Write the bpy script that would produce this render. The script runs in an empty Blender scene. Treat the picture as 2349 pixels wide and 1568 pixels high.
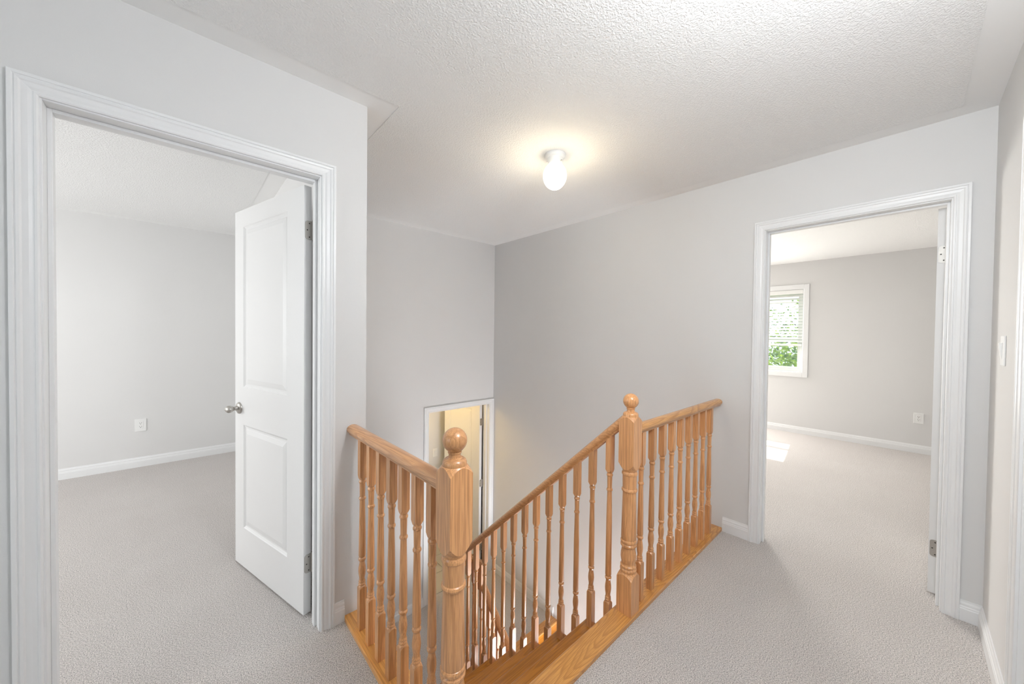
import bpy, bmesh, math, random
from mathutils import Vector, Matrix
C = bpy.context.scene.collection
R = math.radians

# ------------------------------------------------------------------ camera
F_PX, YAW, PITCH, ROLL, CAM_Z = 823.42, 42.234, -0.903, 0.6485, 1.3525
cam = bpy.data.cameras.new('camera')
camo = bpy.data.objects.new('camera', cam)
C.objects.link(camo)
cam.sensor_width = 36.0
cam.lens = 36.0 * F_PX / 2349.0
cam.shift_y = -2.5 / 2349.0
cam.clip_start = 0.02
th = R(YAW)
fw = Vector((math.sin(th), math.cos(th), 0)); rt = Vector((math.cos(th), -math.sin(th), 0)); up = Vector((0, 0, 1))
ph = R(PITCH)
f2 = fw * math.cos(ph) + up * math.sin(ph); u2 = up * math.cos(ph) - fw * math.sin(ph)
ro = R(ROLL)
r3 = rt * math.cos(ro) + u2 * math.sin(ro); u3 = u2 * math.cos(ro) - rt * math.sin(ro)
m = Matrix((r3, u3, -f2)).transposed().to_4x4()
m.translation = Vector((0, 0, CAM_Z))
camo.matrix_world = m
bpy.context.scene.camera = camo

# ------------------------------------------------------------------ world, sun, window and fill light, exposure
sc = bpy.context.scene
sc.view_settings.view_transform = 'Standard'
sc.view_settings.look = 'None'
sc.view_settings.gamma = 1
sc.view_settings.use_curve_mapping = False
sc.view_settings.exposure = 0.34
world = bpy.data.worlds.new('sky'); sc.world = world
world.use_nodes = True
bg = world.node_tree.nodes['Background']
bg.inputs[0].default_value = (0.80, 0.90, 1.0, 1)
bg.inputs[1].default_value = 1.5

def sun(name, direction, strength, color=(1, .95, .88)):
    l = bpy.data.lights.new(name, 'SUN'); l.energy = strength; l.color = color; l.angle = R(0.6)
    o = bpy.data.objects.new(name, l); C.objects.link(o)
    o.rotation_euler = Vector(direction).to_track_quat('-Z', 'Y').to_euler()
    o.location = (12, 1, 8)
    return o
sun('sun', (-.77, -0.08, -.86), 9)

def area(name, loc, direction, w, h, power, color=(1, 1, 1)):
    l = bpy.data.lights.new(name, 'AREA'); l.shape = 'RECTANGLE'; l.size = w; l.size_y = h
    l.energy = power; l.color = color
    o = bpy.data.objects.new(name, l); C.objects.link(o)
    o.location = loc
    o.rotation_euler = Vector(direction).to_track_quat('-Z', 'Y').to_euler()
    return o
# area lights outside the frame: left room daylight, plus unseen fills added for brightness
area('daylight_left_room', (-2.96, 3.4, 1.45), (1, 0, -0.05), 1.9, 1.4, 44, (1, .985, .97))
area('right_room_fill', (6.43, 2.65, 1.38), (-1, -.6, -0.6), .8, 1.1, 94, (1, .965, .925))  # unseen source added to spill through the right doorway into the hall
area('hall_fill', (-2.56, .9, 1.45), (1, -.3, .2), 1.1, 1.2, 9, (.92, .96, 1))  # unseen source added at the hall end to brighten the hall
area('stairwell_fill', (2.2, .46, -2.1), (0, 1, .3), 1.05, 1.4, 98, (.90, .95, 1))  # no window here; added below the stairs to lift the dark stairwell

# ------------------------------------------------------------------ materials
def newmat(name):
    mt = bpy.data.materials.new(name); mt.use_nodes = True
    nt = mt.node_tree
    return mt, nt, nt.nodes['Principled BSDF'], nt.nodes, nt.links

def plain(name, col, rough=.5, metal=0, bump=0, scale=200):
    mt, nt, b, N, L = newmat(name)
    b.inputs['Roughness'].default_value = rough
    b.inputs['Metallic'].default_value = metal
    tc = N.new('ShaderNodeTexCoord')
    no = N.new('ShaderNodeTexNoise'); no.inputs['Scale'].default_value = 1.7; no.inputs['Detail'].default_value = 3
    L.new(tc.outputs['Object'], no.inputs['Vector'])
    mx = N.new('ShaderNodeMixRGB')
    mx.inputs[1].default_value = (*[c * .975 for c in col], 1)
    mx.inputs[2].default_value = (*[min(1, c * 1.02) for c in col], 1)
    L.new(no.outputs[0], mx.inputs[0]); L.new(mx.outputs[0], b.inputs['Base Color'])
    if bump:
        n2 = N.new('ShaderNodeTexNoise'); n2.inputs['Scale'].default_value = scale; n2.inputs['Detail'].default_value = 2
        L.new(tc.outputs['Object'], n2.inputs['Vector'])
        bp = N.new('ShaderNodeBump'); bp.inputs['Strength'].default_value = bump; bp.inputs['Distance'].default_value = .002
        L.new(n2.outputs[0], bp.inputs['Height']); L.new(bp.outputs[0], b.inputs['Normal'])
    return mt

WALL = plain('wall_paint', (.735, .73, .725), .75, 0, .12, 350)
CEIL = plain('ceiling_paint', (.91, .91, .905), .85, 0, .05, 200)
TRIM = plain('trim_paint', (.84, .845, .85), .35)
DOORP = plain('door_paint', (.79, .79, .79), .38, 0, .05, 300)
PLAST = plain('white_plastic', (.86, .86, .85), .3)
NICKEL = plain('satin_nickel', (.50, .48, .45), .42, 1)
DARK = plain('dark_recess', (.04, .035, .03), .7)
VINYL = plain('window_vinyl', (.80, .82, .80), .35)
SLAT = plain('blind_slat', (.86, .86, .84), .4)
BARK = plain('bark', (.13, .10, .08), .9)
LAWN = plain('lawn', (.14, .25, .07), .9, 0, .5, 60)

def stipple():
    mt, nt, b, N, L = newmat('stippled_ceiling')
    b.inputs['Roughness'].default_value = .9
    b.inputs['Base Color'].default_value = (.91, .91, .905, 1)
    tc = N.new('ShaderNodeTexCoord')
    v = N.new('ShaderNodeTexNoise'); v.inputs['Scale'].default_value = 135; v.inputs['Detail'].default_value = 4; v.inputs['Roughness'].default_value = .55
    L.new(tc.outputs['Object'], v.inputs['Vector'])
    cr = N.new('ShaderNodeValToRGB'); cr.color_ramp.elements[0].position = .42; cr.color_ramp.elements[1].position = .62
    L.new(v.outputs[0], cr.inputs[0])
    bp = N.new('ShaderNodeBump'); bp.inputs['Strength'].default_value = .6; bp.inputs['Distance'].default_value = .003
    L.new(cr.outputs[0], bp.inputs['Height']); L.new(bp.outputs[0], b.inputs['Normal'])
    return mt
STIP = stipple()

def carpet():
    mt, nt, b, N, L = newmat('carpet')
    b.inputs['Roughness'].default_value = 1.0
    b.inputs['Specular IOR Level'].default_value = .1
    b.inputs['Sheen Weight'].default_value = .35
    b.inputs['Sheen Roughness'].default_value = .6
    tc = N.new('ShaderNodeTexCoord')
    big = N.new('ShaderNodeTexNoise'); big.inputs['Scale'].default_value = 1.6; big.inputs['Detail'].default_value = 5; big.inputs['Roughness'].default_value = .65
    fine = N.new('ShaderNodeTexNoise'); fine.inputs['Scale'].default_value = 225; fine.inputs['Detail'].default_value = 3; fine.inputs['Roughness'].default_value = .7
    vor = N.new('ShaderNodeTexVoronoi'); vor.inputs['Scale'].default_value = 300
    for n in (big, fine, vor): L.new(tc.outputs['Object'], n.inputs['Vector'])
    m1 = N.new('ShaderNodeMixRGB'); m1.inputs[1].default_value = (.70, .64, .605, 1); m1.inputs[2].default_value = (.84, .79, .76, 1)
    L.new(big.outputs[0], m1.inputs[0])
    cr = N.new('ShaderNodeValToRGB'); cr.color_ramp.elements[0].position = .36; cr.color_ramp.elements[0].color = (.38, .37, .36, 1)
    cr.color_ramp.elements[1].position = .58; cr.color_ramp.elements[1].color = (1.14, 1.14, 1.14, 1)
    L.new(fine.outputs[0], cr.inputs[0])
    m2 = N.new('ShaderNodeMixRGB'); m2.blend_type = 'MULTIPLY'; m2.inputs[0].default_value = 1
    L.new(m1.outputs[0], m2.inputs[1]); L.new(cr.outputs[0], m2.inputs[2])
    L.new(m2.outputs[0], b.inputs['Base Color'])
    ad = N.new('ShaderNodeMath'); ad.operation = 'SUBTRACT'
    L.new(fine.outputs[0], ad.inputs[0]); L.new(vor.outputs[0], ad.inputs[1])
    bp = N.new('ShaderNodeBump'); bp.inputs['Strength'].default_value = .8; bp.inputs['Distance'].default_value = .005
    L.new(ad.outputs[0], bp.inputs['Height']); L.new(bp.outputs[0], b.inputs['Normal'])
    return mt
CARPET = carpet()

def oak(name, axis, light=(.80, .41, .175), dark=(.47, .20, .068), rough=.3, cross=17, along=.55, rings=15, dist=.1):
    """clear finished red oak: flowing rings stretched along the axis plus short dark pores"""
    mt, nt, b, N, L = newmat(name)
    b.inputs['Roughness'].default_value = rough
    b.inputs['Coat Weight'].default_value = .5
    b.inputs['Coat Roughness'].default_value = .15
    tc = N.new('ShaderNodeTexCoord'); oi = N.new('ShaderNodeObjectInfo')
    add = N.new('ShaderNodeVectorMath'); add.operation = 'ADD'
    mul = N.new('ShaderNodeVectorMath'); mul.operation = 'MULTIPLY'; mul.inputs[1].default_value = (17, 23, 31)
    cmb = N.new('ShaderNodeCombineXYZ')
    for i in range(3): L.new(oi.outputs['Random'], cmb.inputs[i])
    L.new(cmb.outputs[0], mul.inputs[0]); L.new(tc.outputs['Object'], add.inputs[0]); L.new(mul.outputs[0], add.inputs[1])
    def mapped(sx, sl):
        s = [sx, sx, sx]; s['xyz'.index(axis)] = sl
        mp = N.new('ShaderNodeMapping'); mp.inputs['Scale'].default_value = s
        L.new(add.outputs[0], mp.inputs[0]); return mp
    big = N.new('ShaderNodeTexNoise'); big.inputs['Scale'].default_value = 1; big.inputs['Detail'].default_value = 1.5; big.inputs['Distortion'].default_value = dist
    L.new(mapped(cross, along).outputs[0], big.inputs['Vector'])
    k = N.new('ShaderNodeMath'); k.operation = 'MULTIPLY'; k.inputs[1].default_value = rings
    L.new(big.outputs[0], k.inputs[0])
    fr = N.new('ShaderNodeMath'); fr.operation = 'FRACT'; L.new(k.outputs[0], fr.inputs[0])
    cr = N.new('ShaderNodeValToRGB')
    e = cr.color_ramp.elements
    e[0].position = 0; e[0].color = (0, 0, 0, 1); e[1].position = .35; e[1].color = (.75, .75, .75, 1)
    x = cr.color_ramp.elements.new(.85); x.color = (1, 1, 1, 1)
    x = cr.color_ramp.elements.new(1.0); x.color = (.1, .1, .1, 1)
    L.new(fr.outputs[0], cr.inputs[0])
    por = N.new('ShaderNodeTexNoise'); por.inputs['Scale'].default_value = 1; por.inputs['Detail'].default_value = 3
    L.new(mapped(520, 9).outputs[0], por.inputs['Vector'])
    pr = N.new('ShaderNodeValToRGB'); pr.color_ramp.elements[0].position = .36; pr.color_ramp.elements[1].position = .52
    L.new(por.outputs[0], pr.inputs[0])
    mixf = N.new('ShaderNodeMath'); mixf.operation = 'MULTIPLY'
    L.new(cr.outputs[0], mixf.inputs[0]); L.new(pr.outputs[0], mixf.inputs[1])
    mx2 = N.new('ShaderNodeMapRange'); mx2.inputs[3].default_value = .28; mx2.inputs[4].default_value = 1
    L.new(mixf.outputs[0], mx2.inputs[0])
    col = N.new('ShaderNodeMixRGB'); col.inputs[1].default_value = (*dark, 1); col.inputs[2].default_value = (*light, 1)
    L.new(mx2.outputs[0], col.inputs[0])
    tone = N.new('ShaderNodeHueSaturation')
    tv = N.new('ShaderNodeMapRange'); tv.inputs[3].default_value = .82; tv.inputs[4].default_value = 1.10
    L.new(oi.outputs['Random'], tv.inputs[0]); L.new(tv.outputs[0], tone.inputs['Value'])
    L.new(col.outputs[0], tone.inputs['Color']); L.new(tone.outputs[0], b.inputs['Base Color'])
    bp = N.new('ShaderNodeBump'); bp.inputs['Strength'].default_value = .12; bp.inputs['Distance'].default_value = .001
    L.new(pr.outputs[0], bp.inputs['Height']); L.new(bp.outputs[0], b.inputs['Normal'])
    return mt
OAKZ = oak('oak_upright', 'z')
OAKY = oak('oak_along', 'y', cross=9, along=.9, rings=24, dist=.2)
OAKX = oak('oak_across', 'x', (.86, .43, .125), (.48, .19, .042), cross=8, along=.9, rings=26, dist=.2)
TREADM = oak('oak_tread', 'x', (.58, .225, .024), (.30, .098, .01), .32, cross=10, along=.8, rings=20, dist=.2)
TREADL = oak('oak_plate_along', 'y', (.84, .42, .12), (.47, .19, .042), cross=8, along=.9, rings=26, dist=.2)

def emission(name, col, s):
    mt, nt, b, N, L = newmat(name)
    b.inputs['Base Color'].default_value = (.9, .88, .82, 1)
    b.inputs['Emission Color'].default_value = (*col, 1)
    b.inputs['Emission Strength'].default_value = s
    b.inputs['Roughness'].default_value = .3
    return mt
GLOW = emission('lit_opal_glass', (1, .90, .70), 2.2)
GLOW2 = emission('lit_opal_glass_warm', (1, .66, .24), 6)

def glass():
    mt, nt, b, N, L = newmat('window_glass')
    N.remove(b)
    tr = N.new('ShaderNodeBsdfTransparent'); gl = N.new('ShaderNodeBsdfGlossy'); gl.inputs['Roughness'].default_value = .02
    tr.inputs[0].default_value = (.95, .98, .96, 1)
    mx = N.new('ShaderNodeMixShader'); mx.inputs[0].default_value = .06
    L.new(tr.outputs[0], mx.inputs[1]); L.new(gl.outputs[0], mx.inputs[2])
    L.new(mx.outputs[0], N['Material Output'].inputs['Surface'])
    return mt
GLASS = glass()

def leafm():
    mt, nt, b, N, L = newmat('leaves')
    oi = N.new('ShaderNodeTexCoord'); no = N.new('ShaderNodeTexNoise'); no.inputs['Scale'].default_value = 3.5
    L.new(oi.outputs['Object'], no.inputs['Vector'])
    cr = N.new('ShaderNodeValToRGB'); cr.color_ramp.elements[0].position = .38; cr.color_ramp.elements[0].color = (.07, .16, .05, 1)
    cr.color_ramp.elements[1].position = .62; cr.color_ramp.elements[1].color = (.36, .48, .07, 1)
    L.new(no.outputs[0], cr.inputs[0]); L.new(cr.outputs[0], b.inputs['Base Color'])
    b.inputs['Roughness'].default_value = .5
    b.inputs['Subsurface Weight'].default_value = 0
    tl = N.new('ShaderNodeBsdfTranslucent'); mx = N.new('ShaderNodeMixShader'); mx.inputs[0].default_value = .5
    L.new(cr.outputs[0], tl.inputs[0]); L.new(b.outputs[0], mx.inputs[1]); L.new(tl.outputs[0], mx.inputs[2])
    L.new(mx.outputs[0], N['Material Output'].inputs['Surface'])
    return mt
LEAF = leafm()

def tilem():
    mt, nt, b, N, L = newmat('beige_tile')
    b.inputs['Base Color'].default_value = (.55, .50, .42, 1); b.inputs['Roughness'].default_value = .35
    return mt
TILE = tilem()

# ------------------------------------------------------------------ mesh helpers
def box(bm, x0, x1, y0, y1, z0, z1, mat=0):
    x0, x1 = sorted((x0, x1)); y0, y1 = sorted((y0, y1)); z0, z1 = sorted((z0, z1))
    v = [bm.verts.new(p) for p in ((x0, y0, z0), (x1, y0, z0), (x1, y1, z0), (x0, y1, z0), (x0, y0, z1), (x1, y0, z1), (x1, y1, z1), (x0, y1, z1))]
    for f in ((0, 3, 2, 1), (4, 5, 6, 7), (0, 1, 5, 4), (1, 2, 6, 5), (2, 3, 7, 6), (3, 0, 4, 7)):
        fc = bm.faces.new([v[i] for i in f]); fc.material_index = mat
    return v

def obj(name, bm, mats, parent=None, origin=None, smooth=None, bevel=0, **props):
    if origin is None:
        xs = [v.co for v in bm.verts]
        mn = Vector((min(c.x for c in xs), min(c.y for c in xs), min(c.z for c in xs)))
        mx = Vector((max(c.x for c in xs), max(c.y for c in xs), max(c.z for c in xs)))
        origin = Vector(((mn.x + mx.x) / 2, (mn.y + mx.y) / 2, mn.z))
    origin = Vector(origin)
    bmesh.ops.translate(bm, verts=bm.verts, vec=-origin)
    bmesh.ops.recalc_face_normals(bm, faces=bm.faces)
    me = bpy.data.meshes.new(name); bm.to_mesh(me); bm.free()
    if not isinstance(mats, (list, tuple)): mats = [mats]
    for mt in mats: me.materials.append(mt)
    if smooth is not None:
        me.polygons.foreach_set('use_smooth', [True] * len(me.polygons))
        me.set_sharp_from_angle(angle=R(smooth))
    o = bpy.data.objects.new(name, me); C.objects.link(o)
    if parent:
        o.parent = parent; o.location = origin - parent_origin(parent)
    else:
        o.location = origin
    if bevel:
        md = o.modifiers.new('bevel', 'BEVEL'); md.width = bevel; md.segments = 2; md.limit_method = 'ANGLE'
    for k, v in props.items(): o[k] = v
    return o

def parent_origin(p):
    v = Vector((0, 0, 0))
    while p:
        v += p.location; p = p.parent
    return v

def empty(name, loc, rz=0, parent=None, **props):
    o = bpy.data.objects.new(name, None); o.empty_display_size = .05; C.objects.link(o)
    o.location = loc; o.rotation_euler.z = rz
    if parent: o.parent = parent
    for k, v in props.items(): o[k] = v
    return o

def bxo(name, dims, mats, parent=None, bevel=0, **props):
    bm = bmesh.new(); box(bm, *dims)
    return obj(name, bm, mats, parent, bevel=bevel, **props)

def loft(bm, rings, cx, cy, seg=16, cap=True):
    """rings: (z, r, q) with q=1 a square of half side r, q=0 a circle of radius r"""
    prev = None; first = None
    for rg in rings:
        z, r, q = rg[:3]; k = rg[3] if len(rg) > 3 else 0
        vs = []
        for i in range(seg):
            a = 2 * math.pi * i / seg
            c, s = math.cos(a), math.sin(a)
            rs = r / max(abs(c), abs(s))
            rr = r * (1 - q) + rs * q
            vs.append(bm.verts.new((cx + rr * c, cy + rr * s, z - k * (rr - r))))
        if prev:
            for i in range(seg):
                bm.faces.new((prev[i], prev[(i + 1) % seg], vs[(i + 1) % seg], vs[i]))
        else: first = vs
        prev = vs
    if cap:
        bm.faces.new(first[::-1]); bm.faces.new(prev)

def prism(bm, pts, axis, a0, a1, mat=0):
    """extrude a 2D outline along an axis; pts are the other two coordinates in xyz order"""
    def P(p, a):
        l = list(p); l.insert('xyz'.index(axis), a); return l
    A = [bm.verts.new(P(p, a0)) for p in pts]; B = [bm.verts.new(P(p, a1)) for p in pts]
    n = len(pts)
    for i in range(n):
        f = bm.faces.new((A[i], A[(i + 1) % n], B[(i + 1) % n], B[i])); f.material_index = mat
    bm.faces.new(A[::-1]).material_index = mat; bm.faces.new(B).material_index = mat

# ------------------------------------------------------------------ dimensions
H = 2.44
YL, XC, YF, XR, YS = 1.765, .647, 3.394, 2.784, -.263
WT = .12
ZL = -1.528; RISE = .191; GO = .203
ZB = -3.3
XRM, YRM = 6.471, 5.124

# ------------------------------------------------------------------ structure: floors, walls, ceilings
S = 'structure'
bm = bmesh.new()
TH = .25
box(bm, -2.6, .57, -2.3, YL, -TH, 0)
box(bm, .57, XR, -2.3, .90, -TH, 0)
box(bm, XR + WT, XRM, -1.30, 3.3, -TH, 0)
box(bm, XR, XR + WT, -.1504, .6465, -.012, 0)
box(bm, -3.0, .527, YL, YRM, -TH, 0)
obj('floor', bm, CARPET, origin=(0, 0, 0), kind=S)

bm = bmesh.new()
box(bm, XC, 1.72, 2.36, YF, ZL - .2, ZL)
box(bm, 1.72, XR, 2.40, YF, ZL - .2, ZL)
box(bm, 1.885, 2.745, YF, YF + .06, ZL - .2, ZL)
obj('floor_landing', bm, CARPET, origin=(0, 0, ZL), kind=S)

def wall_x(name, x0, x1, y0, y1, z0, z1, openings=(), parent=None):
    """wall slab running along x; openings: (a0,a1,zb,zt) along x"""
    bm = bmesh.new(); a = x0
    for (o0, o1, zb, zt) in sorted(openings):
        box(bm, a, o0, y0, y1, z0, z1)
        if zb > z0: box(bm, o0, o1, y0, y1, z0, zb)
        if zt < z1: box(bm, o0, o1, y0, y1, zt, z1)
        a = o1
    box(bm, a, x1, y0, y1, z0, z1)
    return obj(name, bm, WALL, kind=S)
def wall_y(name, x0, x1, y0, y1, z0, z1, openings=()):
    bm = bmesh.new(); a = y0
    for (o0, o1, zb, zt) in sorted(openings):
        box(bm, x0, x1, a, o0, z0, z1)
        if zb > z0: box(bm, x0, x1, o0, o1, z0, zb)
        if zt < z1: box(bm, x0, x1, o0, o1, zt, z1)
        a = o1
    box(bm, x0, x1, a, y1, z0, z1)
    return obj(name, bm, WALL, kind=S)

J = .018
LO = (-.320, .443)           # clear opening of the left doorway, along x
RO = (-.1324, .6285)         # right doorway, along y
FO = (1.9065, 2.722)         # doorway on the lower landing, along x
DH = 2.045
wall_x('wall_left', -2.6, XC, YL, YL + WT, 0, H, [(LO[0] - J, LO[1] + J, 0, DH + J)])
wall_y('wall_stairwell_left', XC - WT, XC, YL + WT, YF, ZB, H)
bm = bmesh.new()
box(bm, XC - WT, XC, YL, YL + WT, ZB, 0); box(bm, XC - .065, XC, .40, YL, ZB, -TH)
box(bm, XC - .065, XC, .91, YL, -TH, -.003)
obj('wall_stairwell_left_lower', bm, WALL, kind=S)
wall_x('wall_back', XC - WT, XR, YF, YF + WT, ZB, H, [(FO[0] - J, FO[1] + J, ZL - .02, ZL + DH + J)])
wall_y('wall_right', XR, XR + WT, -1.42, YF + WT, ZB, H, [(RO[0] - J, RO[1] + J, -.012, DH + J)])
SO = (1.268, 2.032)
wall_x('wall_side', .9, XR, YS - WT, YS, 0, H, [(SO[0] - J, SO[1] + J, 0, DH + J)])
wall_y('wall_side_return', .9, .9 + WT, -2.3, YS - WT, 0, H)
wall_x('wall_near', -2.6, .9, -2.42, -2.3, 0, H, [])
wall_y('wall_hall_end', -2.72, -2.6, -2.42, YL + WT, 0, H, [(.3, 1.5, .8, 2.1)])
wall_x('wall_stairwell_near', XC, XR, .30, .40, ZB, -TH)
bm = bmesh.new(); box(bm, XC - WT, XR + WT, .3, YF + WT, ZB - .1, ZB); obj('floor_lower', bm, CARPET, kind=S)
# left room
wall_x('wall_left_room_far', -3.0, XC - WT, YRM, YRM + WT, 0, H)
wall_y('wall_left_room_side', -3.12, -3.0, YL, YRM + WT, 0, H, [(2.4, 4.4, .7, 2.2)])
wall_y('wall_left_room_inner', XC - WT, XC, YF + WT, YRM + WT, 0, H)
# right room
WY0, WY1, WZ0, WZ1 = .995, 1.86, .862, 2.06
wall_y('wall_right_room_far', XRM, XRM + .16, -1.42, 3.42, 0, H, [(WY0, WY1, WZ0, WZ1), (2.2, 3.1, .8, 2.1)])
wall_x('wall_right_room_side', XR + WT, XRM, 3.3, 3.42, 0, H)
wall_x('wall_right_room_near', XR + WT, XRM, -1.42, -1.30, 0, H)
# powder room beyond the lower doorway
PY = 4.50
PZ = ZL + 2.44
bm = bmesh.new(); box(bm, 1.0, 3.0, YF + .06, PY + .1, ZL - .2, ZL - .003)
pf = obj('floor_lower_room', bm, TILE, kind=S)
for i in range(7):
    for j in range(4):
        x0 = 1.12 + i * .305; y0 = YF + .062 + j * .305
        x1 = min(x0 + .300, 2.87); y1 = min(y0 + .300, PY)
        if x1 - x0 > .03 and y1 - y0 > .03:
            bxo('floor_tile', (x0, x1, y0, y1, ZL - .003, ZL + .006), TILE, parent=pf)
wall_x('wall_lower_room_far', 1.0, 2.9, PY, PY + .1, ZL, PZ)
wall_y('wall_lower_room_left', 1.0, 1.1, YF + WT, PY, ZL, PZ)
wall_y('wall_lower_room_right', 2.88, 2.98, YF + WT, PY, ZL, PZ)
bm = bmesh.new(); box(bm, 1.1, 2.88, YF + WT, PY, PZ, PZ + .1); obj('ceiling_lower_room', bm, CEIL, kind=S)

# ceilings: stippled field with a smooth painted border
def ceiling(name, cells, border, z=H):
    """cells: list of rectangles; the stippled part sits a hair lower than the smooth border"""
    bm = bmesh.new()
    for c in cells: box(bm, *c, z, z + .1, 0)
    for c in border: box(bm, *c, z - .0025, z + .004, 1)
    return obj(name, bm, [CEIL, STIP], origin=(0, 0, z), kind=S)
B = .11
ceiling('ceiling', [(-2.72, XR + .05, -2.42, YL + .06), (XC - .06, XR + .05, YL + .06, YF + .06)],
        [(-2.6 + B, .9 - B, -2.3 + B, YS + B), (-2.6 + B, XR - B, YS + B, YL - B), (XC + B, XR - B, YL - B, YF - B)])
ceiling('ceiling_left_room', [(-3.12, XC - .06, YL + .06, YRM + WT)], [(-3.0 + B, XC - WT - B, YL + WT + B, YRM - B)])
ceiling('ceiling_right_room', [(XR + .05, XRM + .16, -1.42, 3.42)], [(XR + WT + B, XRM - B, -1.3 + B, 3.3 - B)])

# ------------------------------------------------------------------ trims
def base_profile(h=.098, t=.013):
    return [(0, 0), (t, 0), (t, h * .60), (t - .002, h * .64), (t - .002, h * .70), (t - .0045, h * .74), (t - .0045, h * .84), (t - .008, h * .93), (t - .009, h), (0, h)]
def baseboard(name, axis, a0, a1, pos, sgn, z=0.0):
    pr = [(pos + sgn * d, z + h) for d, h in base_profile()]
    bm = bmesh.new(); prism(bm, pr, axis, a0, a1)
    return obj(name, bm, TRIM, kind=S)
baseboard('baseboard_left', 'x', .501, .549, YL, -1)
baseboard('baseboard_left', 'x', -2.6, -.378, YL, -1)
baseboard('baseboard_right', 'y', .687, .847, XR, -1)
baseboard('baseboard_right', 'y', YS, -.191, XR, -1)
baseboard('baseboard_side', 'x', 2.091, XR - .013, YS, 1)
baseboard('baseboard_back', 'x', XC, 1.848, YF, -1, ZL)
baseboard('baseboard_landing_right', 'y', 2.39, YF, XR, -1, ZL)
baseboard('baseboard_landing_left', 'y', 2.38, YF - .013, XC, 1, ZL)
baseboard('baseboard_left_room', 'x', -3.0, XC - WT, YRM, -1)
baseboard('baseboard_left_room_side', 'y', YL + WT, YRM - .013, -3.0, 1)
baseboard('baseboard_right_room', 'y', -1.3, 3.3, XRM, -1)
baseboard('baseboard_right_room_side', 'x', XR + WT, XRM - .013, 3.3, -1)
baseboard('baseboard_near', 'x', -2.6, .9, -2.3, 1)

CAS = [(0, 0), (0, .007), (.004, .0095), (.009, .0095), (.0105, .0075), (.013, .0075), (.02, .0095), (.032, .0105), (.036, .0135), (.042, .0145), (.0455, .0125), (.0475, .0155), (.0555, .0155), (.057, .013), (.057, 0)]
def doorway(n, axis, a0, a1, pos, sgn, z, h, depth, stop_side=1, both=True):
    """jambs, stops and mitred casing of a doorway.  The wall runs along `axis`; pos is its near face, sgn the outward direction."""
    t = empty('trim_%d' % n, (0, 0, 0), kind=S)
    def pt(a, d, zz):      # a along wall, d out of the wall from the near face
        return (a, pos + sgn * d, zz) if axis == 'x' else (pos + sgn * d, a, zz)
    rv = .005
    def piece(kind, face, sg):
        bm = bmesh.new(); A = []; Bv = []
        for o, d in CAS:
            dd = d if face == 0 else -depth - d
            if kind == 'l': p, q = pt(a0 - rv - o, dd, z), pt(a0 - rv - o, dd, z + h + rv + o)
            elif kind == 'r': p, q = pt(a1 + rv + o, dd, z), pt(a1 + rv + o, dd, z + h + rv + o)
            else: p, q = pt(a0 - rv - o, dd, z + h + rv + o), pt(a1 + rv + o, dd, z + h + rv + o)
            A.append(bm.verts.new(p)); Bv.append(bm.verts.new(q))
        k = len(CAS)
        for i in range(k): bm.faces.new((A[i], A[(i + 1) % k], Bv[(i + 1) % k], Bv[i]))
        bm.faces.new(A); bm.faces.new(Bv[::-1])
        obj('door_casing', bm, TRIM, t)
    for face in ((0, 1) if both else (0,)):
        for kd in 'lrt': piece(kd, face, sgn)
    def bb(name, A0, A1, D0, D1, Z0, Z1):
        p, q = pt(A0, D0, Z0), pt(A1, D1, Z1)
        bxo(name, (p[0], q[0], p[1], q[1], p[2], q[2]), TRIM, t, bevel=.001)
    bb('door_jamb', a0 - J, a0, .0, -depth, z, z + h + J)
    bb('door_jamb', a1, a1 + J, .0, -depth, z, z + h + J)
    bb('door_jamb', a0, a1, .0, -depth, z + h, z + h + J)
    s0, s1 = (-depth + .040, -depth + .072)
    bb('door_stop', a0, a0 + .011, s0, s1, z, z + h)
    bb('door_stop', a1 - .011, a1, s0, s1, z, z + h)
    bb('door_stop', a0 + .011, a1 - .011, s0, s1, z + h - .011, z + h)
    return t
doorway(1, 'x', LO[0], LO[1], YL, -1, 0, DH, WT)
doorway(2, 'y', RO[0], RO[1], XR, -1, 0, DH, WT)
doorway(3, 'x', FO[0], FO[1], YF, -1, ZL, DH, WT, both=False)
doorway(4, 'x', SO[0], SO[1], YS, 1, 0, DH, WT, both=False)

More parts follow.
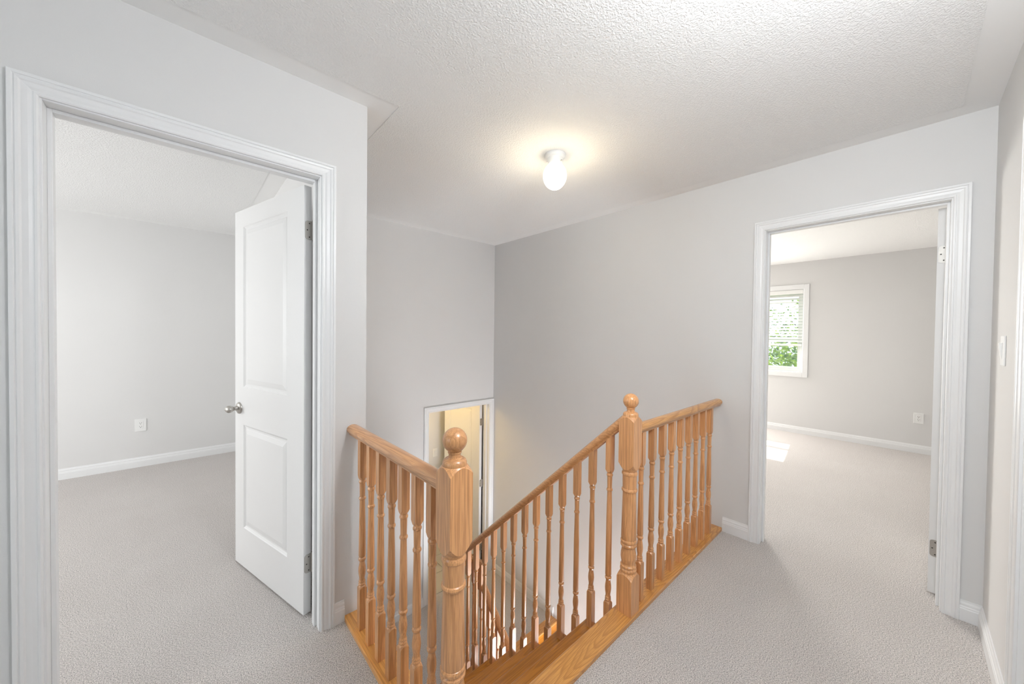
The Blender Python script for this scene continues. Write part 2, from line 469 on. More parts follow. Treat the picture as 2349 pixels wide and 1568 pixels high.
# ------------------------------------------------------------------ doors
def door_mesh(w, h, t):
    bm = bmesh.new()
    xs = (.152 / .757 * w, .605 / .757 * w + .0)
    xl, xr = w * .205, w - w * .135
    xl, xr = .155 * w / .757, .648 * w / .757
    
    panels = [(xl, xr, .225, .815, 0), (xl, xr, 1.03, 1.935, DIP)]
    n = 14
    def top(x, p):           # panel head: shallow curve
        u = (x - p[0]) / (p[1] - p[0])
        return p[3] - p[4] * math.sin(math.pi * u) ** 2
    for side in (0, 1):
        y0 = 0 if side == 0 else t
        sg = 1 if side == 0 else -1
        V = lambda x, d, z: bm.verts.new((x, y0 + sg * d, z))
        def quad(a, b, c, d): bm.faces.new([V(x, 0, z) for x, z in (a, b, c, d)])
        quad((0, 0), (xl, 0), (xl, h), (0, h)); quad((xr, 0), (w, 0), (w, h), (xr, h))
        quad((xl, 0), (xr, 0), (xr, panels[0][2]), (xl, panels[0][2]))
        quad((xl, panels[0][3]), (xr, panels[0][3]), (xr, panels[1][2]), (xl, panels[1][2]))
        pts = [(xl + (xr - xl) * i / n) for i in range(n + 1)]
        for i in range(n):
            quad((pts[i], top(pts[i], panels[1])), (pts[i + 1], top(pts[i + 1], panels[1])), (pts[i + 1], h), (pts[i], h))
        for p in panels:
            loops = []
            for ins, dep in ((0, 0), (.004, .0035), (.012, .008), (.020, .008), (.026, .006), (.048, .0015), (.052, .0015)):
                L_ = [(p[0] + ins, p[2] + ins), (p[1] - ins, p[2] + ins)]
                for i in range(n, -1, -1):
                    x = p[0] + ins + (p[1] - p[0] - 2 * ins) * i / n
                    xx = p[0] + (p[1] - p[0]) * i / n
                    L_.append((x, top(xx, p) - ins))
                loops.append([V(x, dep, z) for x, z in L_])
            for a, b in zip(loops, loops[1:]):
                for i in range(len(a)):
                    k = (i + 1) % len(a)
                    bm.faces.new((a[i], a[k], b[k], b[i]))
            bm.faces.new(loops[-1])
    for (a, b) in (((0, 0), (w, 0)), ((w, 0), (w, h)), ((w, h), (0, h)), ((0, h), (0, 0))):
        bm.faces.new([bm.verts.new(q) for q in ((a[0], 0, a[1]), (b[0], 0, b[1]), (b[0], t, b[1]), (a[0], t, a[1]))])
    bmesh.ops.remove_doubles(bm, verts=bm.verts, dist=1e-5)
    return bm
DIP = .0

def hinge(door, z, x=0.0, t=.035, side=1):
    """butt hinge on the hinge edge of a leaf: leaf plate with round corners, knuckle, screws"""
    bm = bmesh.new()
    n = 5; r = .012; hw = t * .88; hh = .088
    y0 = t * .06 if side > 0 else t * .06
    out = []
    # plate outline in (y,z): round corners away from the knuckle
    ky = t if side > 0 else 0
    far = t - hw if side > 0 else hw
    sg = 1 if side > 0 else -1
    for i in range(n + 1):
        a = math.pi / 2 * i / n
        out.append((far + sg * (r - r * math.cos(a)), z + hh - r + r * math.sin(a)))
    out.append((ky, z + hh)); out.append((ky, z))
    for i in range(n + 1):
        a = math.pi / 2 * i / n
        out.append((far + sg * (r - r * math.sin(a)), z + r - r * math.cos(a)))
    prism(bm, out, 'x', x - .0022, x + .0002)
    hg = obj('hinge', bm, NICKEL, door, origin=(0, 0, 0)) if False else None
    me = bpy.data.meshes.new('hinge'); bmesh.ops.recalc_face_normals(bm, faces=bm.faces); bm.to_mesh(me); bm.free(); me.materials.append(NICKEL)
    hg = bpy.data.objects.new('hinge', me); C.objects.link(hg); hg.parent = door
    # knuckle in five barrels
    bm = bmesh.new()
    for k in range(5):
        za = z + k * hh / 5 + .0006; zb = z + (k + 1) * hh / 5 - .0006
        loft(bm, [(za, .0058, 0), (zb, .0058, 0)], x - .004, ky + sg * .004, 12)
    loft(bm, [(z - .003, .002, 0), (z, .0045, 0), (z + hh, .0045, 0), (z + hh + .004, .004, 0)], x - .004, ky + sg * .004, 12)
    me = bpy.data.meshes.new('hinge_knuckle'); bm.to_mesh(me); bm.free(); me.materials.append(NICKEL)
    o = bpy.data.objects.new('hinge_knuckle', me); C.objects.link(o); o.parent = hg
    for dz, dy in ((.012, .35), (.044, .75), (.076, .35)):
        bm = bmesh.new()
        yy = ky + (far - ky) * (dy * .8 + .1)
        bmesh.ops.create_cone(bm, cap_ends=True, segments=10, radius1=.0032, radius2=.0025, depth=.001,
                              matrix=Matrix.Translation((x - .0026, yy, z + dz)) @ Matrix.Rotation(R(90), 4, 'Y'))
        me = bpy.data.meshes.new('screw'); bm.to_mesh(me); bm.free(); me.materials.append(DARK)
        o = bpy.data.objects.new('screw', me); C.objects.link(o); o.parent = hg
    return hg

def knob(door, x, z, t, sides=(0, 1)):
    """round rosette, short neck and a flattened teardrop lever-like knob"""
    for s in sides:
        sg = -1 if s == 0 else 1
        y0 = 0 if s == 0 else t
        M = Matrix.Translation((x, y0, z)) @ Matrix.Rotation(R(90 if sg < 0 else -90), 4, 'X')
        def part(name, bm, parent):
            bmesh.ops.transform(bm, verts=bm.verts, matrix=M)
            bmesh.ops.recalc_face_normals(bm, faces=bm.faces)
            me = bpy.data.meshes.new(name); bm.to_mesh(me); bm.free(); me.materials.append(NICKEL)
            me.polygons.foreach_set('use_smooth', [True] * len(me.polygons)); me.set_sharp_from_angle(angle=R(40))
            o = bpy.data.objects.new(name, me); C.objects.link(o); o.parent = parent; return o
        bm = bmesh.new()
        loft(bm, [(0, .033, 0), (.004, .033, 0), (.008, .031, 0), (.011, .026, 0), (.012, .022, 0), (.014, .013, 0)], 0, 0, 28)
        k = part('door_knob', bm, door)
        bm = bmesh.new()
        loft(bm, [(.012, .013, 0), (.022, .011, 0), (.030, .011, 0), (.034, .014, 0)], 0, 0, 20)
        part('neck', bm, k)
        # grip: an elliptical paddle, wider than high, tapering outwards
        bm = bmesh.new()
        loft(bm, [(.030, .012, 0), (.036, .020, 0), (.044, .025, 0), (.052, .0265, 0), (.060, .024, 0), (.066, .018, 0), (.069, .008, 0)], 0, 0, 24)
        for v in bm.verts:
            v.co.y *= .62 + .15 * (v.co.x < 0)
            v.co.x *= 1.12
        part('grip', bm, k)

def door(name, w, h, t, hingept, rz, zoff, hinges, hside, knobs=True, knobx=None):
    bm = door_mesh(w, h, t)
    bmesh.ops.recalc_face_normals(bm, faces=bm.faces)
    me = bpy.data.meshes.new(name); bm.to_mesh(me); bm.free(); me.materials.append(DOORP)
    o = bpy.data.objects.new(name, me); C.objects.link(o); o['kind'] = S
    o.location = (*hingept, zoff); o.rotation_euler.z = rz
    for hz in hinges: hinge(o, hz, 0, t, hside)
    if knobs: knob(o, w - .058, .905, t)
    return o
# door 1: in the left room, swung in about 105 degrees.  Local y=0 face looks towards the camera side.
a1 = math.atan2(.731, -.197)
# the face on local +y is to the left of the leaf's direction
t_ = .034
dirv = Vector((math.cos(a1), math.sin(a1))); nrm = Vector((-dirv.y, dirv.x))
hp = Vector((.409, 1.902)) - nrm * t_
door('door_1', .757, 2.03, t_, hp, a1, .012, (1.78, .195), -1)
# door 2: right room, edge on
a2 = R(-9.5)
door('door_2', .755, 2.03, .035, Vector((2.927, -.131)), a2, .012, (1.745, .195), -1)
# door 3: lower landing, opened straight back
door('door_3', .805, 2.03, .035, Vector((2.708, YF + WT + .006)), R(90), ZL + .012, (1.75, .99, .195), -1)
# door 4: closed door in the side wall beside the camera
d4 = door('door_4', .757, 2.03, .035, Vector((SO[1] - .003, YS - WT)), R(180), .012, (), 1)
# its hinge knuckles show on the hall side
for hz in (.20, 1.0, 1.78):
    bm = bmesh.new()
    for k in range(5):
        loft(bm, [(hz + k * .018, .006, 0), (hz + k * .018 + .0168, .006, 0)], SO[1] + .001, YS + .004, 12)
    box(bm, SO[1] - .002, SO[1] + .001, YS - .02, YS + .001, hz, hz + .09)
    obj('hinge', bm, NICKEL, d4)

# ------------------------------------------------------------------ stairs
N0 = .955
stair = empty('staircase', (1.15, 2.0, ZL), label='oak staircase dropping from the hall to a carpeted landing and turning back down', category='staircase')
X0, X1 = XC + .002, 1.628
def tread(x0, x1, yn, yb, z, sgn=1):
    """yn nosing edge, yb back edge"""
    t = .024; r = t / 2
    pts = [(yb, z - t), (yb, z)]
    for i in range(7):
        a = math.pi / 2 - math.pi * i / 6
        pts.append((yn - sgn * r + sgn * r * math.cos(a), z - r + r * math.sin(a)))
    bm = bmesh.new(); prism(bm, pts, 'x', x0, x1)
    return obj('tread', bm, TREADM, stair, smooth=40)
for k in range(1, 8):
    tread(X0, X1, N0 + GO * k, N0 + GO * (k - 1) - .028, -RISE * k)
for k in range(1, 9):
    y = N0 + GO * (k - 1) - .028
    bxo('riser', (X0, X1 - .02, y - .016, y, -RISE * k, -RISE * (k - 1) - .024), TREADM, stair)
# outer and inner stringers follow the flight
def stringer(x0, x1, y0, z0, y1, z1, dn):
    bm = bmesh.new()
    prism(bm, [(y0, z0), (y1, z1), (y1, z1 - dn), (y0, z0 - dn)], 'x', x0, x1)
    return obj('stringer', bm, OAKY, stair)
stringer(X1 - .02, X1 - .002, .93, -.19, 2.36, ZL + .0, .26)
LX0 = 1.735
NL = 2.312
lands = bmesh.new()
pts = [(2.405, ZL - .02), (2.405, ZL + .012)]
for i in range(7):
    a = math.pi / 2 - math.pi * i / 6
    pts.append((NL + .012 - .012 * math.cos(a), ZL + .0 + .012 * math.sin(a)))
prism(lands, pts, 'x', LX0 - .02, XR - .014)
obj('landing_nosing', lands, OAKX, stair, smooth=40)
for k in range(1, 9):
    tread(LX0, XR - .002, NL - GO * k, NL - GO * (k - 1) + .028, ZL - RISE * k, -1)
for k in range(1, 10):
    y = NL - GO * (k - 1) + .028
    zt = ZL - RISE * (k - 1) - .024
    bxo('riser', (LX0 + .02, XR - .002, y, y + .016, ZL - RISE * k, zt), TREADM, stair)
stringer(LX0 + .002, LX0 + .02, 2.33, ZL - .19, .92, ZL - .19 - 1.327, .26)
# drywall under the upper flight
bm = bmesh.new()
prism(bm, [(.93, -.46), (2.35, ZL - .27 + .0), (2.35, ZL - .33), (.93, -.52)], 'x', X0 + .001, X1 - .021)
obj('soffit', bm, WALL, stair)

# ------------------------------------------------------------------ balustrades
PL = .02
HA = 1.078
def newel(parent, x, y, zb, zt, finial=True):
    """turned newel: measurements are taken from the 1.078 m post on the hall floor"""
    k = zt - 1.078
    lo = [(zb, .039, 1), (.17 + k, .039, 1), (.207 + k, .039, 1, 1.1), (.210 + k, .0365, 0), (.214 + k, .0345, 0), (.217 + k, .0355, 0), (.223 + k, .0385, 0), (.229 + k, .0385, 0), (.233 + k, .035, 0),
          (.236 + k, .034, 0), (.240 + k, .0375, 0), (.246 + k, .0375, 0), (.25 + k, .033, 0), (.256 + k, .0315, 0), (.27 + k, .0345, 0), (.285 + k, .0365, 0), (.305 + k, .0355, 0), (.322 + k, .0325, 0), (.333 + k, .0315, 0),
          (.336 + k, .035, 0), (.342 + k, .038, 0), (.349 + k, .038, 0), (.353 + k, .034, 0), (.355 + k, .033, 0), (.358 + k, .037, 0), (.366 + k, .038, 0), (.372 + k, .036, 0), (.373 + k, .0345, 0), (.380 + k, .0362, 0),
          (.50 + k, .0338, 0), (.600 + k, .0315, 0), (.604 + k, .0315, 0), (.606 + k, .0355, 0), (.612 + k, .0372, 0), (.618 + k, .0355, 0), (.621 + k, .0325, 0), (.626 + k, .0325, 0), (.680 + k, .0335, 0),
          (.684 + k, .0335, 0), (.687 + k, .0365, 0), (.693 + k, .0372, 0), (.699 + k, .0355, 0), (.703 + k, .033, 0), (.707 + k, .034, 0), (.711 + k, .0365, 0), (.714 + k, .039, 1, -1.9), (.765 + k, .039, 1), (.93 + k, .039, 1), (.967 + k, .039, 1, 1.3), (.969 + k, .0372, 0)]
    bm = bmesh.new(); loft(bm, lo, x, y, 40)
    n = obj('newel_post', bm, OAKZ, parent, smooth=24)
    if finial:
        bm = bmesh.new()
        fr = [(.969 + k, .0362, 0), (.978 + k, .0362, 0), (.984 + k, .0335, 0), (.988 + k, .0285, 0), (.989 + k, .0265, 0), (.9885 + k, .0235, 0), (.992 + k, .019, 0), (.999 + k, .0178, 0), (1.003 + k, .0185, 0), (1.005 + k, .0205, 0), (1.008 + k, .0205, 0), (1.010 + k, .0185, 0)]
        c = 1.0415 + k; r = .0365
        a0 = math.acos(.0185 / r)
        for i in range(13):
            a = -a0 + (math.pi / 2 + a0) * i / 12
            fr.append((c + r * math.sin(a), max(r * math.cos(a), .0005), 0))
        loft(bm, fr, x, y, 40)
        obj('ball_finial', bm, OAKZ, n, smooth=30)
    return n

_bal = {}
def baluster_mesh(L, slope=0):
    key = (round(L, 4), slope)
    if key in _bal: return _bal[key]
    s = .0158
    rg = [(0, s, 1), (.17, s, 1), (.1945, s, 1, 1.2), (.196, .0148, 0), (.1985, .0125, 0), (.201, .0135, 0), (.205, .0155, 0), (.209, .0135, 0), (.211, .0125, 0), (.215, .0148, 0), (.220, .0135, 0), (.223, .012, 0),
          (.232, .012, 0), (.248, .0145, 0), (.264, .0158, 0), (.282, .0145, 0), (.298, .0118, 0), (.306, .0112, 0), (.309, .0135, 0), (.314, .0158, 0), (.320, .0158, 0), (.324, .013, 0), (.3255, .0118, 0), (.328, .0135, 0), (.333, .0152, 0),
          (L - .42, .0142, 0), (L - .275, .0115, 0), (L - .270, .0115, 0), (L - .267, .0145, 0), (L - .262, .0152, 0), (L - .257, .0135, 0), (L - .254, .0115, 0), (L - .20, .0125, 0), (L - .195, .0125, 0), (L - .191, .015, 0), (L - .186, .0155, 0), (L - .181, .0135, 0),
          (L - .178, .0122, 0), (L - .1745, .0145, 0), (L - .173, s, 1, -2.0), (L - .14, s, 1), (L - .03, s, 1), (L, s, 1)]
    bm = bmesh.new(); loft(bm, rg, 0, 0, 24)
    if slope:
        for v in bm.verts:
            if v.co.z > L - .001: v.co.z += .006 - slope * v.co.y
    bmesh.ops.recalc_face_normals(bm, faces=bm.faces)
    me = bpy.data.meshes.new('baluster'); bm.to_mesh(me); bm.free(); me.materials.append(OAKZ)
    me.polygons.foreach_set('use_smooth', [True] * len(me.polygons)); me.set_sharp_from_angle(angle=R(24))
    _bal[key] = me
    return me
def baluster(parent, x, y, z, L, slope=0):
    o = bpy.data.objects.new('baluster', baluster_mesh(L, slope)); C.objects.link(o)
    o.parent = parent; o.location = Vector((x, y, z)) - parent.location
    return o

def rail_profile(w=.058, h=.046):
    """closed outline (across, up) with z=0 at the underside"""
    hw = w / 2
    return [(-.017, 0), (.017, 0), (.018, .006), (.022, .010), (hw - .001, .016), (hw, .024), (hw - .001, .031), (hw - .006, .038), (hw - .014, .043), (.006, h), (-.006, h),
            (-hw + .014, .043), (-hw + .006, .038), (-hw + .001, .031), (-hw, .024), (-hw + .001, .016), (-.022, .010), (-.018, .006)]
def rail(parent, p, q, name='handrail', mat=OAKY):
    """rail whose underside runs from p to q (vertical end cuts)"""
    p, q = Vector(p), Vector(q)
    d = (q - p); L = math.hypot(d.x, d.y); u = Vector((d.x / L, d.y / L, 0)); side = Vector((u.y, -u.x, 0))
    sl = d.z / L; k = math.sqrt(1 + sl * sl)
    bm = bmesh.new(); A = []; Bv = []
    for a, h in rail_profile():
        A.append(bm.verts.new(p + side * a + Vector((0, 0, h * k)))); Bv.append(bm.verts.new(q + side * a + Vector((0, 0, h * k))))
    n = len(A)
    for i in range(n): bm.faces.new((A[i], A[(i + 1) % n], Bv[(i + 1) % n], Bv[i]))
    bm.faces.new(A); bm.faces.new(Bv[::-1])
    return obj(name, bm, mat, parent, smooth=50)

XA, XB, YN = .587, 1.592, .893
RU = .875
# left guard
ga = empty('guard_rail', (XA, YN, 0), label='short oak guard rail on the left, from left doorway wall to the nearest newel post', category='guard rail')
newel(ga, XA, YN, .0, HA)
rail(ga, (XA, YN + .038, RU), (XA, YL, RU))
for i in range(7): baluster(ga, XA, 1.017 + .1035 * i, PL, RU - PL)
def plate(parent, name, x0, x1, y0, y1, mat, nose=None):
    bm = bmesh.new(); box(bm, x0, x1, y0, y1, -.006, PL)
    return obj(name, bm, mat, parent, bevel=.003)
plate(ga, 'shoe_plate', .548, .655, .848, YL, TREADL)
# right guard
gb = empty('guard_rail', (XB, YN, 0), label='oak guard rail from the farther newel post to the wall beside the right doorway', category='guard rail')
newel(gb, XB, YN, .0, HA)
rail(gb, (XB + .038, YN, RU), (XR, YN, RU), mat=OAKX)
for i in range(9): baluster(gb, 1.703 + .1167 * i, YN, PL, RU - PL)
# top nosing plate across the stair head and under the right guard
bm = bmesh.new()
pts = [(.848, -.004), (.848, PL - .003), (.851, PL)]
for i in range(7):
    a = math.pi / 2 - math.pi * i / 6
    pts.append((N0 - .013 + .013 * math.cos(a), PL - .013 + .013 * math.sin(a)))
prism(bm, pts, 'x', .656, XR - .002)
obj('nosing_plate', bm, OAKX, stair, smooth=30)
# sloping balustrade of the upper flight
SL = RISE / GO
gc = empty('stair_balustrade', (XB, 1.6, -.8), label='long sloping oak balustrade of the upper flight, running down from the right newel post', category='balustrade')
def zu(y): return .838 - SL * (y - 1.003)        # underside of the sloping rail
rail(gc, (XB, YN + .038, zu(YN + .038)), (XB, 2.36, zu(2.36)))
for k in range(1, 8):
    for j in range(2):
        y = 1.003 + (k - 1) * GO + j * .1035
        if y < 2.32:
            baluster(gc, XB, y, -RISE * k, zu(y) + RISE * k, SL)
newel(gc, 1.592, 2.40, ZL, ZL + 1.13)
# lower flight balustrade
gd = empty('stair_balustrade', (1.765, 1.9, -2.4), label='lower oak balustrade seen through the balusters, starting at the carpeted landing', category='balustrade')
LXB = 1.765
zlv = ZL + 1.0
bx = rail(gd, (1.63, 2.40, zlv), (LXB + .02, 2.40, zlv), mat=OAKX)
rail(gd, (LXB, 2.42, zlv), (LXB, 2.275, zlv))
def zl2(y): return ZL + .835 + SL * (y - 2.26)
bm = bmesh.new(); loft(bm, [(zl2(2.26) - .005, .027, 1), (zlv + .045, .027, 1), (zlv + .056, .018, 1)], LXB, 2.275, 16)
obj('gooseneck', bm, OAKZ, gd, smooth=30)
rail(gd, (LXB, 2.262, zl2(2.262)), (LXB, .95, zl2(.95)))
for y in (2.38,):
    baluster(gd, LXB, y, ZL, zlv - ZL)
for k in range(0, 7):
    for j in range(2):
        y = 2.275 - k * GO - j * .1035
        zt = ZL - RISE * k if not (k == 0 and j == 0 and False) else ZL
        if k == 0 and j == 0: zb = ZL + .0
        zb = ZL - RISE * (k + (1 if y < NL - GO * k else 0))
        baluster(gd, LXB, y, zb, zl2(y) - zb, -SL)

# ------------------------------------------------------------------ ceiling light
lx, ly = 1.645, 1.445
lamp = empty('ceiling_light', (lx, ly, H), label='small lit opal globe light with white base on the hall ceiling', category='ceiling light')
bm = bmesh.new()
loft(bm, [(H - .002, .062, 0), (H - .012, .062, 0), (H - .020, .058, 0), (H - .026, .050, 0), (H - .040, .046, 0), (H - .056, .044, 0), (H - .060, .041, 0)], lx, ly, 36)
obj('lamp_base', bm, PLAST, lamp, smooth=30)
bm = bmesh.new()
c = H - .128; rx = .071; rz = .080
fr = []
for i in range(20):
    a = math.pi / 2 - R(35) - (math.pi - R(35)) * i / 19
    fr.append((c + rz * math.sin(a), max(rx * math.cos(a), .0005), 0))
fr = [(H - .052, .040, 0)] + fr
loft(bm, fr, lx, ly, 32)
obj('globe', bm, GLOW, lamp, smooth=60)
for a in (30, 150, 270):
    bm = bmesh.new()
    bmesh.ops.create_cone(bm, cap_ends=True, segments=8, radius1=.003, radius2=.003, depth=.012,
                          matrix=Matrix.Translation((lx + .048 * math.cos(R(a)), ly + .048 * math.sin(R(a)), H - .05)) @ Matrix.Rotation(R(a), 4, 'Z') @ Matrix.Rotation(R(90), 4, 'Y'))
    obj('thumb_screw', bm, NICKEL, lamp)
l = bpy.data.lights.new('globe_bulb', 'POINT'); l.energy = 5; l.color = (1, .85, .58); l.shadow_soft_size = .075
o = bpy.data.objects.new('globe_bulb', l); C.objects.link(o); o.location = (lx, ly, H - .13); BULB = o
o.parent = lamp; o.location = (0, 0, -.225)

# unseen second hall lamp, added above the frame to brighten the hall
hx, hy = .80, -.11
hl = empty('ceiling_light', (hx, hy, H), label='unseen opal dome fill light added to the hall ceiling above the frame', category='ceiling light')
bm = bmesh.new(); loft(bm, [(H - .001, .15, 0), (H - .018, .15, 0), (H - .022, .14, 0)], hx, hy, 36); obj('lamp_base', bm, PLAST, hl, smooth=30)
bm = bmesh.new(); loft(bm, [(H - .022, .142, 0), (H - .05, .138, 0), (H - .08, .11, 0), (H - .10, .06, 0), (H - .105, .01, 0)], hx, hy, 36); obj('lamp_shade', bm, GLOW, hl, smooth=60)
l = bpy.data.lights.new('dome_fill', 'POINT'); l.energy = 40; l.color = (.93, .965, 1); l.shadow_soft_size = .14
o = bpy.data.objects.new('dome_fill', l); C.objects.link(o); o.parent = hl; o.location = (0, 0, -.32)

# lamp in the lower room (out of view behind the wall)
wl = empty('lower_room_light', (1.75, 4.0, PZ), label='warm ceiling light inside the small room beyond the lower doorway', category='ceiling light')
bm = bmesh.new(); loft(bm, [(PZ, .10, 0), (PZ - .03, .10, 0), (PZ - .035, .09, 0)], 1.75, 4.0, 28); obj('lamp_base', bm, PLAST, wl)
bm = bmesh.new(); loft(bm, [(PZ - .035, .095, 0), (PZ - .06, .09, 0), (PZ - .085, .06, 0), (PZ - .095, .02, 0)], 1.75, 4.0, 28); obj('lamp_shade', bm, GLOW2, wl, smooth=60)
l = bpy.data.lights.new('lower_room_bulb', 'POINT'); l.energy = 11; l.color = (1, .70, .30); l.shadow_soft_size = .09
o = bpy.data.objects.new('lower_room_bulb', l); C.objects.link(o); o.parent = wl; o.location = (0, 0, -.22)

# ------------------------------------------------------------------ outlets, switches
def wallplate(name, label, cat, origin, uax, nax, slots=True, rocker=False, size=(.076, .120), group=None):
    """uax along the wall, nax out of the wall"""
    U = Vector(uax); Nn = Vector(nax); O = Vector(origin)
    t = empty(name, O, label=label, category=cat)
    def bb(nm, u0, u1, z0, z1, d0, d1, mat, par, bev=0):
        bm = bmesh.new(); pts = []
        vs = [bm.verts.new(U * u + Nn * d + Vector((0, 0, z))) for u, z, d in ((u0, z0, d0), (u1, z0, d0), (u1, z1, d0), (u0, z1, d0), (u0, z0, d1), (u1, z0, d1), (u1, z1, d1), (u0, z1, d1))]
        for f in ((0, 3, 2, 1), (4, 5, 6, 7), (0, 1, 5, 4), (1, 2, 6, 5), (2, 3, 7, 6), (3, 0, 4, 7)): bm.faces.new([vs[i] for i in f])
        bmesh.ops.recalc_face_normals(bm, faces=bm.faces)
        me = bpy.data.meshes.new(nm); bm.to_mesh(me); bm.free(); me.materials.append(mat)
        o = bpy.data.objects.new(nm, me); C.objects.link(o); o.parent = par
        if bev:
            md = o.modifiers.new('bevel', 'BEVEL'); md.width = bev; md.segments = 2
        return o
    w, h = size
    bb('cover_plate', -w / 2, w / 2, -h / 2, h / 2, 0, .006, PLAST, t, .002)
    if slots:
        f = bb('receptacle', -.017, .017, -.034, .034, .004, .008, PLAST, t, .001)
        for dz in (.018, -.018):
            bb('slot', -.008, -.0055, dz, dz + .008, .0078, .0083, DARK, f)
            bb('slot', .0055, .008, dz, dz + .008, .0078, .0083, DARK, f)
            bb('slot', -.0025, .0025, dz - .010, dz - .005, .0078, .0083, DARK, f)
    if rocker:
        f = bb('rocker_frame', -.017, .017, -.034, .034, .004, .0075, PLAST, t, .0008)
        r = bb('rocker', -.0145, .0145, -.031, .031, .005, .009, PLAST, t)
        for v in r.data.vertices:
            dn = v.co.dot(Nn)
            if dn > .007 and v.co.z > 0: v.co += Nn * .006
    return t
wallplate('wall_outlet', 'white duplex outlet on the far wall of the left room', 'outlet', (-.338, YRM, .417), (1, 0, 0), (0, -1, 0), size=(.082, .125))
wallplate('wall_outlet', 'white duplex outlet low on the far wall of the right room near the door', 'outlet', (XRM, -.108, .415), (0, 1, 0), (-1, 0, 0), size=(.082, .125))
wallplate('light_switch', 'white rocker light switch on the bright wall at the right edge', 'light switch', (2.44, YS, 1.312), (1, 0, 0), (0, 1, 0), slots=False, rocker=True)
wallplate('light_switch', 'light switch on the warm yellow wall beyond the lower doorway', 'light switch', (2.625, PY, -.33), (1, 0, 0), (0, -1, 0), slots=False, rocker=True)

# ------------------------------------------------------------------ right room window and blind
win = empty('window_1', (XRM, (WY0 + WY1) / 2, WZ0), kind=S)
yc0, yc1 = WY0, WY1
# casing boards (picture frame, flat with small back band)
for nm, d in (('window_casing', (XRM - .014, XRM, WY0 - .060, WY0, WZ0 - .06, WZ1 + .06)), ('window_casing', (XRM - .014, XRM, WY1, WY1 + .06, WZ0 - .06, WZ1 + .06)),
              ('window_casing', (XRM - .014, XRM, WY0, WY1, WZ1, WZ1 + .06)), ('window_casing', (XRM - .014, XRM, WY0, WY1, WZ0 - .06, WZ0))):
    bxo(nm, d, TRIM, win, bevel=.003)
FX = XRM + .085
for d in ((FX, FX + .06, WY0, WY0 + .045, WZ0, WZ1), (FX, FX + .06, WY1 - .045, WY1, WZ0, WZ1), (FX, FX + .06, WY0 + .045, WY1 - .045, WZ1 - .045, WZ1), (FX, FX + .06, WY0 + .045, WY1 - .045, WZ0, WZ0 + .045)):
    bxo('window_frame', d, VINYL, win, bevel=.002)
zm = 1.33
sy0, sy1 = WY0 + .045, WY1 - .045
for (za, zb, xo) in ((WZ0 + .045, zm + .02, .012), (zm - .02, WZ1 - .045, .034)):
    sx = FX + xo
    sash = empty('window_sash', (sx - XRM, 0, za - WZ0), parent=win)
    def sb(nm, d, mat):
        bm = bmesh.new(); box(bm, *d)
        me = bpy.data.meshes.new(nm); bmesh.ops.translate(bm, verts=bm.verts, vec=-Vector((sx, (WY0 + WY1) / 2, za))); bm.to_mesh(me); bm.free(); me.materials.append(mat)
        o = bpy.data.objects.new(nm, me); C.objects.link(o); o.parent = sash
    w_ = .032
    sb('sash_rail', (sx, sx + .02, sy0, sy1, za, za + w_), VINYL); sb('sash_rail', (sx, sx + .02, sy0, sy1, zb - w_, zb), VINYL)
    sb('sash_stile', (sx, sx + .02, sy0, sy0 + w_, za + w_, zb - w_), VINYL); sb('sash_stile', (sx, sx + .02, sy1 - w_, sy1, za + w_, zb - w_), VINYL)
    sb('pane', (sx + .009, sx + .012, sy0 + w_, sy1 - w_, za + w_, zb - w_), GLASS)
# reveal boards
for d in ((XRM, FX, WY0 - .001, WY0 + .008, WZ0, WZ1), (XRM, FX, WY1 - .008, WY1 + .001, WZ0, WZ1), (XRM, FX, WY0 + .008, WY1 - .008, WZ1 - .008, WZ1), (XRM - .004, FX, WY0 + .008, WY1 - .008, WZ0, WZ0 + .012)):
    bxo('window_reveal', d, TRIM, win)
bl = empty('window_blind', (XRM + .045, (WY0 + WY1) / 2, WZ1), label='white horizontal slat blind half lowered in the window of the right room', category='blind')
bxo('head_rail', (XRM + .012, XRM + .062, WY0 + .012, WY1 - .012, WZ1 - .068, WZ1 - .01), SLAT, bl, bevel=.002)
zbot = 1.255
zz = WZ1 - .095; sp = .0435
bx_ = XRM + .045
while zz > zbot + .045:
    bm = bmesh.new()
    v = box(bm, -.019, .019, WY0 + .016, WY1 - .016, -.0013, .0013)
    ang = R(-42)
    for q in v:
        x, z = q.co.x, q.co.z
        q.co.x = bx_ + x * math.cos(ang) - z * math.sin(ang); q.co.z = zz - x * math.sin(ang) * 1 + z * math.cos(ang)
    obj('slat', bm, SLAT, bl)
    zz -= sp
bxo('bottom_rail', (bx_ - .022, bx_ + .022, WY0 + .016, WY1 - .016, zbot - .012, zbot + .016), SLAT, bl, bevel=.003)
for yy in (WY0 + .14, WY1 - .14):
    bm = bmesh.new(); loft(bm, [(zbot + .016, .0012, 0), (WZ1 - .068, .0012, 0)], bx_ - .021, yy, 6); obj('ladder_cord', bm, SLAT, bl)
    bm = bmesh.new(); loft(bm, [(zbot + .016, .0012, 0), (WZ1 - .068, .0012, 0)], bx_ + .021, yy, 6); obj('ladder_cord', bm, SLAT, bl)

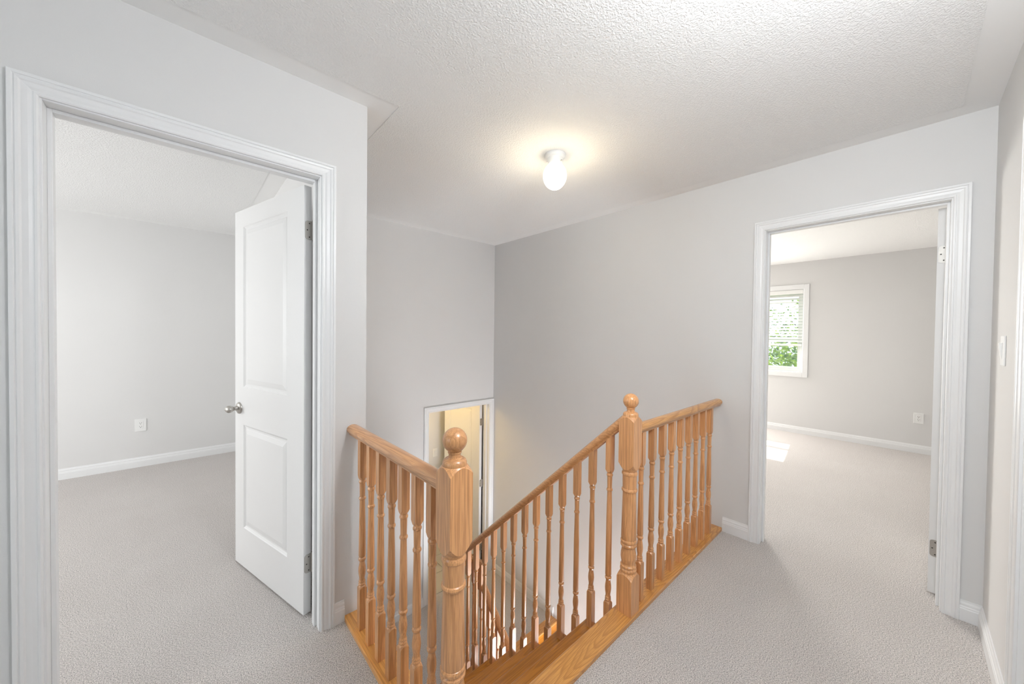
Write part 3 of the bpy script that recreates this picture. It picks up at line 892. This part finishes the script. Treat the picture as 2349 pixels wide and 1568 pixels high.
def plain_window(n, x0, x1, y0, y1, z0, z1):
    w = empty('window_%d' % n, ((x0 + x1) / 2, (y0 + y1) / 2, z0), kind=S)
    f = .05; ym = (y0 + y1) / 2
    for d in ((x0, x1, y0, y0 + f, z0, z1), (x0, x1, y1 - f, y1, z0, z1), (x0, x1, y0 + f, y1 - f, z0, z0 + f), (x0, x1, y0 + f, y1 - f, z1 - f, z1)):
        bxo('window_frame', d, VINYL, w, bevel=.003)
    bxo('mullion', (x0, x1, ym - .02, ym + .02, z0 + f, z1 - f), VINYL, w)
    xm = (x0 + x1) / 2
    for a, b in ((y0 + f, ym - .02), (ym + .02, y1 - f)):
        bxo('pane', (xm - .003, xm + .003, a, b, z0 + f, z1 - f), GLASS, w)
plain_window(2, XRM + .08, XRM + .14, 2.2, 3.1, .8, 2.1)  # unseen second window, added to go with the right room fill light
plain_window(3, -3.10, -3.04, 2.4, 4.4, .7, 2.2)
plain_window(4, -2.70, -2.64, .3, 1.5, .8, 2.1)  # unseen window, added to go with the hall fill light

# ------------------------------------------------------------------ outside
bm = bmesh.new(); box(bm, 6.7, 60, -40, 40, -3.5, -3.3)
obj('ground', bm, LAWN, kind=S)
def tree(x, y, zc, rad, seed, label, n=5200):
    rnd = random.Random(seed)
    t = empty('tree', (x, y, -3.3), label=label, category='tree', group=None) if False else empty('tree', (x, y, -3.3), label=label, category='tree')
    bm = bmesh.new()
    def limb(p, q, r0, r1, seg=7):
        p, q = Vector(p), Vector(q); d = (q - p).normalized(); a = d.orthogonal().normalized(); b = d.cross(a)
        A = [bm.verts.new(p + (a * math.cos(2 * math.pi * i / seg) + b * math.sin(2 * math.pi * i / seg)) * r0) for i in range(seg)]
        B_ = [bm.verts.new(q + (a * math.cos(2 * math.pi * i / seg) + b * math.sin(2 * math.pi * i / seg)) * r1) for i in range(seg)]
        for i in range(seg): bm.faces.new((A[i], A[(i + 1) % seg], B_[(i + 1) % seg], B_[i]))
    limb((x, y, -3.3), (x, y, zc - .6), .13, .10)
    tips = []
    for i in range(13):
        a = rnd.uniform(0, 6.28); e = rnd.uniform(-.1, 1.1)
        q = (x + rad * .8 * math.cos(a) * math.cos(e), y + rad * .8 * math.sin(a) * math.cos(e), zc - .2 + rad * .7 * math.sin(e))
        limb((x, y, zc - .9 + .05 * i), q, .05, .012, 6); tips.append(q)
    obj('trunk', bm, BARK, t, origin=(x, y, -3.3))
    bm = bmesh.new()
    for i in range(n):
        while True:
            p = Vector((rnd.uniform(-1, 1), rnd.uniform(-1, 1), rnd.uniform(-1, 1)))
            if .25 < p.length < 1: break
        p = Vector((x + p.x * rad, y + p.y * rad, zc + p.z * rad * .85))
        # clump
        if math.sin(p.x * 3.1 + seed) * math.sin(p.y * 2.7) * math.sin(p.z * 3.3 + 1) > .22: continue
        u = Vector((rnd.gauss(0, 1), rnd.gauss(0, 1), rnd.gauss(0, .6))).normalized(); v = u.orthogonal().normalized()
        s = rnd.uniform(.05, .10)
        bm.faces.new([bm.verts.new(q) for q in (p - u * s, p + v * s * .5, p + u * s, p - v * s * .5)])
    o = obj('foliage', bm, LEAF, t, origin=(x, y, zc)); o['kind'] = 'stuff'
    return t
tree(11.2, 1.2, -.1, 1.9, 3, 'bright green leafy tree close outside the right room window')
tree(12.6, 5.7, .3, 2.2, 5, 'second leafy tree outside the right room window, farther left and taller')
tree(17.5, 1.9, .9, 2.6, 9, 'larger tree standing behind the near leafy tree outside the window')
